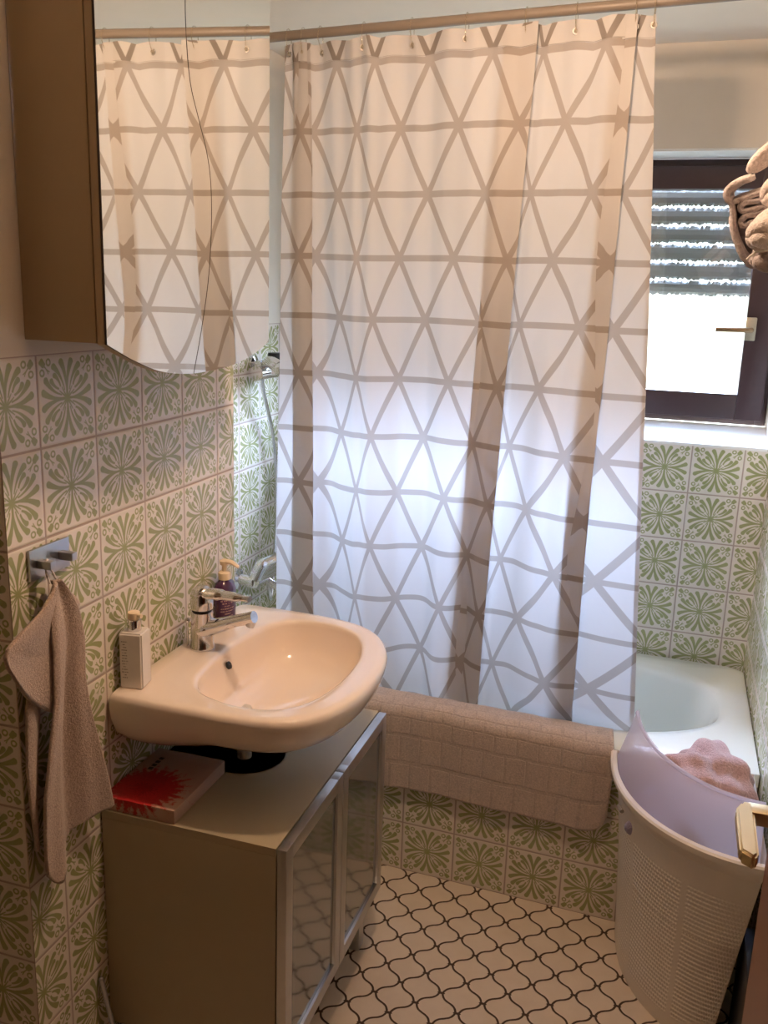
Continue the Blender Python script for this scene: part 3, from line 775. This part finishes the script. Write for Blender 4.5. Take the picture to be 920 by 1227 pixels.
bx('side_panel', LAMINATE, va, VX0, VX1, VY0, VY0 + .016, VZ0, VZ1 - .0165)
bx('side_panel', LAMINATE, va, VX0, VX1, VY1 - .016, VY1, VZ0, VZ1 - .0165)
bx('bottom_panel', LAMINATE, va, VX0, VX1, VY0 + .0165, VY1 - .0165, VZ0, VZ0 + .016)
bx('back_panel', LAMINATE, va, VX0, VX0 + .006, VY0 + .0165, VY1 - .0165, VZ0 + .017, VZ1 - .25)
VM = (VY0 + VY1) / 2
for a, b, hs in ((VY0 + .001, VM - .0015, 1), (VM + .0015, VY1 - .001, -1)):
    dr = bpy.data.objects.new('door', None)
    bm = bmesh.new(); w = .030; z0, z1 = VZ0 + .002, VZ1 - .001; x0, x1 = VX1 + .002, VX1 + .021
    box(bm, x0, x1, a, a + w, z0, z1, .0012); box(bm, x0, x1, b - w, b, z0, z1, .0012)
    box(bm, x0, x1, a + w, b - w, z0, z0 + w, .0012); box(bm, x0, x1, a + w, b - w, z1 - w, z1, .0012)
    d = obj('door', bm, ALU, va, 30)
    bm = bmesh.new(); box(bm, x0 + .008, x0 + .013, a + w, b - w, z0 + w, z1 - w); obj('glass_pane', bm, DARKGLASS, d)
for (lx, ly) in ((VX1 - .03, VY1 - .045), (VX1 - .03, VY0 + .045), (VX0 + .03, VY1 - .045), (VX0 + .03, VY0 + .045)):
    bx('leg', ALU, va, lx - .018, lx + .018, ly - .018, ly + .018, 0, VZ0, bev=.002)

# flowered pack on the cabinet
def flower_mat():
    a = N('red_flower_print'); s = a.n('SeparateXYZ'); a.put(s.inputs[0], a.obj())
    X = a.math('ADD', s.outputs[0], 0.014); Y = a.math('ADD', a.math('ADD', s.outputs[1], a.math('MULTIPLY', s.outputs[2], 1.0)), .022)
    r = a.math('SQRT', a.math('ADD', a.math('MULTIPLY', X, X), a.math('MULTIPLY', Y, Y)))
    ang = a.math('ARCTAN2', Y, X)
    pet = a.math('MULTIPLY', a.math('SINE', a.math('MULTIPLY', ang, 23)), .007)
    pet2 = a.math('MULTIPLY', a.math('SINE', a.math('MULTIPLY_ADD', ang, 37, 1.0)), .005)
    nz = a.math('MULTIPLY', a.math('SUBTRACT', a.noise(120, 4, .8, a.obj()), .5), .09)
    d = a.math('ADD', a.math('ADD', r, pet), a.math('ADD', pet2, nz))
    f = a.math('SUBTRACT', 1, a.ramp(d, .062, .084))
    red = a.mix(a.noise(160, 3, .8, a.obj()), (.26, .003, .008), (.62, .03, .03))
    red = a.mix(a.math('SUBTRACT', 1, a.ramp(d, .012, .022)), red, (.28, .002, .006))
    base = a.mix(a.noise(6, 2, .5, a.obj()), (.46, .27, .22), (.52, .36, .27))
    return a.done(a.bsdf(a.mix(f, base, red), .4))
pk = thing('flowered_pack', 'pink cardboard pack printed with a red flower on the cabinet top', 'box', (-.886, 1.440, VZ1))
bm = bmesh.new(); box(bm, -.960, -.806, 1.3395, 1.541, VZ1 + .0005, VZ1 + .0285, .0012)
obj('carton', bm, flower_mat(), pk, 30)
bm = bmesh.new()
for k in range(4): quad(bm, [(-.935 + k * .0, 1.455 + k * .014, VZ1 + .0289), (-.925, 1.455 + k * .014, VZ1 + .0289), (-.925, 1.465 + k * .014, VZ1 + .0289), (-.935, 1.465 + k * .014, VZ1 + .0289)])
obj('printed_mark', bm, DARKEDGE, pk, label='small dark lettering')

# ------------------------------------------------------------------ mirror cabinet
mc = thing('mirror_cabinet', 'wall cabinet with two curved mirror doors above the washbasin', 'mirror cabinet', (-.90, 1.49, 1.52))
MZ1 = 2.235
bm = bmesh.new(); box(bm, XP + .001, -.836, 1.2, 1.772, 1.520, MZ1 - .03, .001); obj('cabinet_body', bm, CABBODY, mc, 30)
BOT = [(p.x, p.y) for p in catmull([(1.200, 1.519, 0), (1.26, 1.494, 0), (1.34, 1.470, 0), (1.43, 1.4585, 0), (1.52, 1.4575, 0), (1.615, 1.463, 0), (1.70, 1.478, 0), (1.776, 1.500, 0)], 6)]
SEAM = [(p.x, p.y) for p in catmull([(1.459, 1.4575, 0), (1.492, 1.54, 0), (1.519, 1.628, 0), (1.5315, 1.72, 0), (1.530, 1.79, 0), (1.516, 1.838, 0), (1.490, 1.885, 0), (1.464, 1.935, 0), (1.453, 2.0, 0), (1.4515, 2.07, 0), (1.458, MZ1, 0)], 6)]
seam_at = lambda z: interp([(b, a) for a, b in SEAM], z)
bot_at = lambda y: interp(BOT, y)
def door_sheet(side, x, rim=None):
    bm = bmesh.new()
    ya, yb = (1.2, 1.4582) if side == 0 else (1.4598, 1.776)
    def f(u, v):
        zb = bot_at(ya + (yb - ya) * u); z = zb + (MZ1 - zb) * v; sy = seam_at(z)
        y = 1.2 + (sy - .0014 - 1.2) * u if side == 0 else sy + .0014 + (1.776 - sy - .0014) * u
        return Vector((x, y, z))
    grid(bm, f, 24, 90)
    for fc in bm.faces:
        if fc.normal.x < 0: pass
    return bm
for sd in (0, 1):
    d = obj('mirror_door', door_sheet(sd, -.8275), [CABBODY], mc, recalc=False)
    thicken(d, .012, 0)
    g = obj('mirror_glass', door_sheet(sd, -.8187), [MIRROR, DARKEDGE], d, recalc=False)
    thicken(g, .0038, 0); g.modifiers[0].material_offset_rim = 1

# ------------------------------------------------------------------ hook plate + hand towel
hk = thing('towel_hook', 'square metal plate with two wall hooks on the left tiles', 'hook', (XP, 1.224, 1.16))
bm = bmesh.new(); box(bm, XP + .0005, XP + .006, 1.174, 1.276, 1.134, 1.186, .001); obj('back_plate', bm, STEEL, hk, 30)
for y in (1.196, 1.252):
    bm = bmesh.new(); box(bm, XP + .006, XP + .034, y - .007, y + .007, 1.153, 1.167, .0015); obj('peg', bm, STEEL, hk, 30)

def lerp_tab(T_, t):
    for (a, *p), (b, *q) in zip(T_, T_[1:]):
        if t <= b:
            k = (t - a) / (b - a); k = k * k * (3 - 2 * k) if False else k
            return [m + (n - m) * k for m, n in zip(p, q)]
    return list(T_[-1][1:])
tw = thing('hand_towel', 'taupe terry hand towel hanging from the wall hook', 'towel', (XP + .03, 1.196, 1.14))
bm = bmesh.new()
# main fall: (t, y_left, y_right, z_left, z_right)
MAIN = [(0, 1.186, 1.207, 1.130, 1.134), (.06, 1.178, 1.225, 1.112, 1.108), (.14, 1.176, 1.246, 1.066, 1.066), (.22, 1.178, 1.256, 1.015, 1.015), (.38, 1.172, 1.256, .93, .945), (.55, 1.150, 1.272, .85, .86),
        (.72, 1.132, 1.292, .775, .775), (.86, 1.128, 1.308, .715, .700), (.95, 1.128, 1.318, .672, .655), (1.0, 1.132, 1.318, .645, .668)]
def main_fn(u, v):
    yl, yr, zl, zr = lerp_tab(MAIN, v)
    y = yl + (yr - yl) * u; z = zl + (zr - zl) * u
    low = max(0, (v - .80) / .20)
    z -= (.062 * math.exp(-((u - .22) / .20) ** 2) + .0 * u) * low ** 1.3
    fold = .014 * math.sin(u * PI * 2.3 + .35 + v * .8) * min(1, .25 + v * 1.2) + .005 * math.sin(u * 17 + v * 3) * v
    x = XP + .030 + .006 * (1 - v) + fold * .9 - .004 * v
    return Vector((x, y + .003 * math.sin(v * 9) * u, z))
grid(bm, main_fn, 60, 110)
o = obj('front_fall', bm, TERRY, tw, 180); thicken(o, .006)
bm = bmesh.new()
WING = [(0, 1.180, 1.194, 1.130, 1.132), (.25, 1.138, 1.197, 1.102, 1.098), (.55, 1.086, 1.194, 1.088, 1.050), (.80, 1.048, 1.190, 1.075, 1.010), (.90, 1.040, 1.188, 1.062, .985), (1.0, 1.044, 1.186, 1.045, .900)]
def wing_fn(u, v):
    yl, yr, zl, zr = lerp_tab(WING, v)
    y = yl + (yr - yl) * u; z = zl + (zr - zl) * u
    z -= .012 * math.sin(u * PI) * v
    x = XP + .050 + .012 * math.sin(u * 4 + v * 2) * v - .012 * u
    return Vector((x, y, z))
grid(bm, wing_fn, 50, 60); o = obj('folded_corner', bm, TERRY, tw, 180); thicken(o, .006)
bm = bmesh.new()                                                    # back layer below the wing
BACK = [(0, 1.150, 1.190, 1.04, 1.06), (.3, 1.126, 1.176, .93, .94), (.6, 1.118, 1.160, .83, .84), (.85, 1.122, 1.150, .74, .74), (1.0, 1.128, 1.142, .675, .665)]
def back_fn(u, v):
    yl, yr, zl, zr = lerp_tab(BACK, v)
    return Vector((XP + .014 + .008 * math.sin(u * 3 + 1), yl + (yr - yl) * u, zl + (zr - zl) * u))
grid(bm, back_fn, 20, 60); o = obj('back_layer', bm, TERRY, tw, 180); thicken(o, .006)
bm = bmesh.new()                                                    # top right flap with woven bands
FLAP = [(0, 1.200, 1.212, 1.132, 1.126), (.25, 1.204, 1.250, 1.115, 1.098), (.6, 1.212, 1.283, 1.090, 1.064), (.8, 1.222, 1.282, 1.060, 1.044), (1, 1.232, 1.276, 1.02, 1.0)]
def flap_fn(u, v):
    yl, yr, zl, zr = lerp_tab(FLAP, v)
    return Vector((XP + .026 - .010 * u + .004 * math.sin(v * 8 + u * 5), yl + (yr - yl) * u, zl + (zr - zl) * u))
grid(bm, flap_fn, 24, 40); o = obj('side_fold', bm, TERRY, tw, 180); thicken(o, .005)
bm = bmesh.new()
tube(bm, catmull([(XP + .030, 1.190, 1.130), (XP + .023, 1.191, 1.150), (XP + .022, 1.196, 1.1685), (XP + .024, 1.203, 1.150), (XP + .032, 1.206, 1.130)], 6), .0018, 8)
obj('hanging_loop', bm, ROLLT, tw, 60)

# thin pipe leaning in the gap beside the cabinet
bm = bmesh.new(); tube(bm, [(-.958, 1.306, .272), (-.905, 1.312, .0)], .005, 12)
bmesh.ops.create_uvsphere(bm, u_segments=12, v_segments=8, radius=.0055, matrix=Matrix.Translation((-.958, 1.306, .272)))
o = obj('leaning_rod', bm, STEEL, None, 60, origin=(-.905, 1.312, 0)); tag(o, 'thin grey rod leaning on the wall beside the cabinet', 'rod')

# ------------------------------------------------------------------ laundry hamper
HC = Vector((.278, 2.172))               # back right corner of the quarter-round plan
def ham_plan(t, r):
    """t 0..1 round the curved front from the tub side to the wall side"""
    a = PI + t * PI / 2 * 1.0
    e = 2.15
    c, s = math.cos(a), math.sin(a)
    k = (abs(c) ** e + abs(s) ** e) ** (-1 / e)
    return Vector((HC.x + c * k * r * .93, HC.y + s * k * r * 1.10))
RT, RBt, HZ = .352, .300, .512
ham = thing('laundry_hamper', 'white quarter-round woven laundry hamper with raised frosted lid', 'laundry hamper', (.16, 2.05, 0))
bm = bmesh.new(); uvl = bm.loops.layers.uv.verify()
def loop_pts(r, z, back=0.0, n=60):
    sh = .060 * (1 - min(1, z / HZ))          # wall side leans in towards the foot
    P = []
    for i in range(n + 1):
        q = ham_plan(i / n, r); k = max(0, (q.x - (HC.x - r * .93)) / (r * .93)); P.append((q.x - sh * k * k, q.y, z))
    P.append((HC.x - sh - .002, HC.y - .002, z)); return P
prof = [(.0, RBt, .0), (.02, RBt + .004, 0), (.10, RBt + .008, 0), (.45, (RT + RBt) / 2 + .003, 0), (HZ - .035, RT - .004, 0), (HZ - .018, RT - .002, 0), (HZ - .016, RT + .007, 0), (HZ - .004, RT + .009, 0), (HZ, RT + .005, 0), (HZ, RT - .006, 0), (HZ - .02, RT - .012, 0), (.05, RBt - .004, 0)]
L0 = [[bm.verts.new(p) for p in loop_pts(r_, z)] for z, r_, _ in prof]
zz = [p[0] for p in prof]
for j in range(len(L0) - 1):
    m = len(L0[0])
    for i in range(m):
        f = bm.faces.new((L0[j][i], L0[j][(i + 1) % m], L0[j + 1][(i + 1) % m], L0[j + 1][i]))
        for l, (a, b) in zip(f.loops, ((i, j), (i + 1, j), (i + 1, j + 1), (i, j + 1))): l[uvl].uv = (a / 60 if a <= 60 else 1.0, zz[b] / HZ)
bm.faces.new(L0[0][::-1]); bm.faces.new(L0[-1])
obj('basket_body', bm, HAMP, ham, 40)
# frosted lid standing up inside the rim
bm = bmesh.new()
def lid_fn(u, v):
    t = .0 + u * .97
    q = ham_plan(t, RT - .010 - .030 * v)
    h = (.130 + .012 * math.cos(u * PI)) * min(1, .80 + u * 2.2)
    z = HZ - .012 + v * h
    return Vector((q.x + .006 * v * (1 - u), q.y + .01 * v, z))
grid(bm, lid_fn, 60, 16); o = obj('lid', bm, LID, ham, 180, label='translucent frosted lid'); thicken(o, .003)
bm = bmesh.new(); tube(bm, [lid_fn(i / 60, 1.0) for i in range(61)], .0045, 8); obj('lid_rim', bm, LID, ham, 60)
bm = bmesh.new()
q0, q1 = ham_plan(.30, RT + .0105), ham_plan(.34, RT + .0105)
for a, b, z0, z1 in ((.285, .325, HZ - .052, HZ - .040),):
    A, B = ham_plan(a, RT + .003), ham_plan(b, RT + .003)
    tube(bm, [(A.x, A.y, z0), (B.x, B.y, z0)], .005, 10)
obj('latch', bm, GREYP, ham, 60, label='small dark latch below the rim')
# clothes in it
def lump(name, c, r, mat, label, seed, sq=(1, 1, .6)):
    bm = bmesh.new(); bmesh.ops.create_icosphere(bm, subdivisions=5, radius=1)
    rr = random.Random(seed); ph = [rr.uniform(0, 6) for _ in range(6)]
    for v in bm.verts:
        n = v.co.copy(); d = 1 + .10 * math.sin(n.x * 5 + ph[0] + 2 * math.sin(n.y * 3)) + .07 * math.sin(n.y * 9 + ph[1] + n.z * 4) + .05 * math.sin(n.x * 13 + n.y * 7 + ph[2])
        v.co = Vector((c[0] + n.x * r * sq[0] * d, c[1] + n.y * r * sq[1] * d, c[2] + n.z * r * sq[2] * d))
    o = obj(name, bm, mat, None, 180, origin=(c[0], c[1], c[2] - r * sq[2])); tag(o, label, 'laundry'); return o
lump('crumpled_garment', (.165, 2.03, .545), .098, PINKC, 'crumpled pink garment heaped at the top of the hamper', 2, (1, 1.2, .75))
lump('crumpled_garment', (.12, 2.03, .415), .118, LILAC, 'lilac laundry lying under the pink garment in the hamper', 5, (1.1, 1.0, .7))

# flat black slab set in the gap between hamper and wall
bm = bmesh.new(); box(bm, .262, .292, 1.60, 1.915, .0, .277, .008, 3)
o = obj('black_slab', bm, BLACK, None, 35, origin=(.277, 1.76, 0)); tag(o, 'flat black slab stood on edge between hamper and right wall', 'scale')

# ------------------------------------------------------------------ door on the right
dr = thing('door_1', 'red-brown door', 'door', (.19, .62, 0)); del dr['label'], dr['category']; dr['kind'] = 'structure'
DX = .163
bm = bmesh.new(); box(bm, DX, DX + .040, .25, 1.075, .008, 1.99, .002); obj('door_leaf', bm, DOORWOOD, dr, 30)
bm = bmesh.new(); box(bm, DX - .004, DX + .001, .985, 1.025, .98, 1.13, .0015); pl = obj('handle_plate', bm, BRASS, dr, 30)
zh = 1.612 - .553
bm = bmesh.new()
# neck out of the door, then the flat lever running back towards the hinge
box(bm, .126, DX - .003, .992, 1.0145, zh - .012, zh + .005, .003)
n = bmesh.new()
prof_ = [(.113, .996), (.121, 1.0145), (.133, 1.0145), (.1315, .910), (.126, .902), (.113, .913)]
A = [n.verts.new((x, y, zh - .012)) for x, y in prof_]; B = [n.verts.new((x, y, zh + .005)) for x, y in prof_]
n.faces.new(A); n.faces.new(B)
for i in range(6): n.faces.new((A[i], A[(i + 1) % 6], B[(i + 1) % 6], B[i]))
bmesh.ops.recalc_face_normals(n, faces=n.faces)
bmesh.ops.bevel(n, geom=list(n.edges), offset=.003, segments=3, affect='EDGES')
merge(bm, n); obj('door_handle', bm, BRASS, dr, 40)
bm = bmesh.new(); box(bm, DX + .010, DX + .030, 1.0735, 1.078, .93, 1.15, .0005); obj('latch_plate', bm, BRASS, dr, 30)

# ------------------------------------------------------------------ towels on a rail at the upper right
rl = thing('towel_rail', 'chrome towel rail high on the right wall', 'towel rail', (.2, 1.5, 1.78))
bm = bmesh.new()
for z in (1.72, 1.80): tube(bm, [(XR - .001, 1.42, z), (.155, 1.42, z), (.155, 1.60, z), (XR - .001, 1.60, z)], .006, 12)
tube(bm, [(XR - .001, 1.42, 1.641), (.150, 1.42, 1.641), (.150, 1.60, 1.641), (XR - .001, 1.60, 1.641)], .006, 12)
tube(bm, [(XR - .006, 1.42, 1.635), (XR - .006, 1.42, 1.806)], .006, 12); tube(bm, [(XR - .006, 1.60, 1.635), (XR - .006, 1.60, 1.806)], .006, 12)
obj('rail', bm, CHROME, rl, 40)
bm = bmesh.new()
WRAP = [(.072, 1.785), (.058, 1.780), (.044, 1.770), (.042, 1.759), (.050, 1.752), (.067, 1.759), (.089, 1.766), (.097, 1.759), (.085, 1.755), (.068, 1.753), (.063, 1.746), (.068, 1.741), (.086, 1.745), (.099, 1.743), (.090, 1.737), (.074, 1.735), (.066, 1.727), (.072, 1.721), (.088, 1.727), (.150, 1.728)]
LEFT = [(.043, 1.757), (.051, 1.748), (.055, 1.731), (.058, 1.712), (.067, 1.691), (.080, 1.672), (.096, 1.664), (.150, 1.668)]
for path in (WRAP, LEFT):
    P_ = catmull([(x, 0, z) for x, z in path], 6)
    def wf(u, v, P_=P_):
        t = u * (len(P_) - 1); i = min(int(t), len(P_) - 2); p = P_[i].lerp(P_[i + 1], t - i)
        return Vector((p.x + .010 * v + .002 * math.sin(v * 8), 1.475 + .09 * v, p.z + .012 * v + .002 * math.sin(v * 9 + p.x * 60)))
    grid(bm, wf, 130, 12)
core = bmesh.new(); bmesh.ops.create_icosphere(core, subdivisions=3, radius=1)
for v in core.verts: v.co = Vector((.102 + v.co.x * .046, 1.548 + v.co.y * .022, 1.733 + v.co.z * .046 + .004 * math.sin(v.co.x * 6)))
merge(bm, core)
o = obj('folded_towel', bm, GREYT2, None, 180, origin=(.12, 1.50, 1.69)); thicken(o, .0075); tag(o, 'grey-pink towel with open curled folds facing the room, beside the twisted ones', 'towel')
def twisted(name, a, b, R_, r, n, turns, mat, label):
    a, b = Vector(a), Vector(b); ax = (b - a).normalized(); e1 = ax.cross(Vector((0, 1, 0))).normalized(); e2 = ax.cross(e1); bm = bmesh.new()
    for k in range(n):
        pts, rad = [], []
        for i in range(41):
            t = i / 40; th = 2 * PI * (k / n + turns * t); sw = math.sqrt(max(.04, 1 - (1 - min(1, t / .22)) ** 2))
            pts.append(a.lerp(b, t) + (e1 * math.cos(th) + e2 * math.sin(th)) * R_ * sw); rad.append(r * (.45 + .55 * sw))
        tube(bm, pts, rad, 16)
        bmesh.ops.create_uvsphere(bm, u_segments=12, v_segments=8, radius=rad[0] * 1.02, matrix=Matrix.Translation(pts[0]))
    o = obj(name, bm, mat, None, 180, origin=tuple(a)); tag(o, label, 'towel'); return o
twisted('rolled_towel', (.072, 1.50, 1.799), (.165, 1.50, 1.89), .0055, .0085, 2, .3, ROLLT, 'smooth beige rolled towel, topmost of the towels by the window')
twisted('twisted_towel', (.097, 1.448, 1.752), (.170, 1.455, 1.835), .011, .0125, 4, .6, ROLLT, 'beige twisted towel between the rolled one and the largest twisted one')
twisted('twisted_towel', (.084, 1.435, 1.697), (.190, 1.45, 1.765), .014, .0155, 4, .9, ROLLT, 'largest beige twisted towel, just above the grey one')
twisted('rolled_towel', (.092, 1.462, 1.672), (.200, 1.47, 1.686), .010, .0145, 3, .25, GREYT, 'grey rolled towel at the bottom of the towel bundle')
bm = bmesh.new(); tube(bm, catmull([(.079, 1.437, 1.671), (.086, 1.434, 1.678), (.096, 1.433, 1.683), (.13, 1.434, 1.688)], 6), .0016, 8)
o = obj('white_cord', bm, SILL, None, 60, origin=(.075, 1.44, 1.668)); tag(o, 'thin white cord curving across the bottom grey towel', 'cord')

# ------------------------------------------------------------------ ceiling lamp (above the frame) and daylight
lp = thing('ceiling_lamp', 'small round ceiling lamp with a warm bulb', 'lamp', (-.37, 1.48, ZC))
bm = bmesh.new(); lathe(bm, [(.06, 0), (.06, -.012), (.012, -.03), (.010, -.095), (.045, -.102), (.045, -.110)], (-.37, 1.48, ZC), 28); obj('lamp_base', bm, SILL, lp, 40)
LAMP_W = 360.0
em = N('warm_bulb'); e = em.n('Emission'); e.inputs[0].default_value = (1, .67, .44, 1); e.inputs[1].default_value = LAMP_W; em = em.done(e.outputs[0])
for dx in (-.035, .035):
    bm = bmesh.new(); bmesh.ops.create_uvsphere(bm, u_segments=20, v_segments=12, radius=.026, matrix=Matrix.Translation((-.37 + dx, 1.48, ZC - .130))); obj('bulb', bm, em, lp, 180)

w = bpy.data.worlds.new('daylight'); sc.world = w; w.use_nodes = True; nt = w.node_tree; nt.nodes.clear()
wo = nt.nodes.new('ShaderNodeOutputWorld'); bg = nt.nodes.new('ShaderNodeBackground'); tc = nt.nodes.new('ShaderNodeTexCoord'); sp = nt.nodes.new('ShaderNodeSeparateXYZ')
cr = nt.nodes.new('ShaderNodeValToRGB'); mr = nt.nodes.new('ShaderNodeMapRange'); mr.inputs[1].default_value = -.25; mr.inputs[2].default_value = .35
nt.links.new(tc.outputs['Generated'], sp.inputs[0]); nt.links.new(sp.outputs[2], mr.inputs[0]); nt.links.new(mr.outputs[0], cr.inputs[0])
cr.color_ramp.elements[0].color = (.055, .060, .058, 1); cr.color_ramp.elements[1].color = (.54, .67, 1.0, 1)
cr.color_ramp.elements[0].position = .72; cr.color_ramp.elements[1].position = .86
nt.links.new(cr.outputs[0], bg.inputs[0]); bg.inputs[1].default_value = 46.0; nt.links.new(bg.outputs[0], wo.inputs[0])
pd = bpy.data.lights.new('window_portal', 'AREA'); pd.shape = 'RECTANGLE'; pd.size = 1.44; pd.size_y = .88; pd.cycles.is_portal = True
po = bpy.data.objects.new('window_portal', pd); C.objects.link(po); po.location = (-.41, 3.20, 1.61); po.rotation_euler = (-PI / 2, 0, 0)

# ------------------------------------------------------------------ camera
cam = bpy.data.cameras.new('camera'); co = bpy.data.objects.new('camera', cam); C.objects.link(co); sc.camera = co
r_ = Vector((0.95199215, 0.30440199, 0.0324096)); u_ = Vector((-0.10182661, 0.2150422, 0.97128173)); f_ = Vector((-0.28869066, 0.92795274, -0.23571471))
co.matrix_world = Matrix(((r_.x, u_.x, -f_.x, 0), (r_.y, u_.y, -f_.y, 0), (r_.z, u_.z, -f_.z, H), (0, 0, 0, 1)))
cam.sensor_fit = 'VERTICAL'; cam.sensor_height = 36; cam.lens = 1095.015 / 1227 * 36; cam.clip_start = .02
sc.view_settings.view_transform = 'Standard'; sc.view_settings.look = 'None'; sc.view_settings.gamma = 1; sc.view_settings.exposure = .86
sc.view_settings.use_curve_mapping = False
sc.cycles.use_denoising = True; sc.cycles.max_bounces = 14; sc.cycles.diffuse_bounces = 6; sc.cycles.glossy_bounces = 6
sc.cycles.transparent_max_bounces = 16; sc.cycles.transmission_bounces = 8; sc.cycles.caustics_reflective = False; sc.cycles.caustics_refractive = False
sc.cycles.sample_clamp_indirect = 6
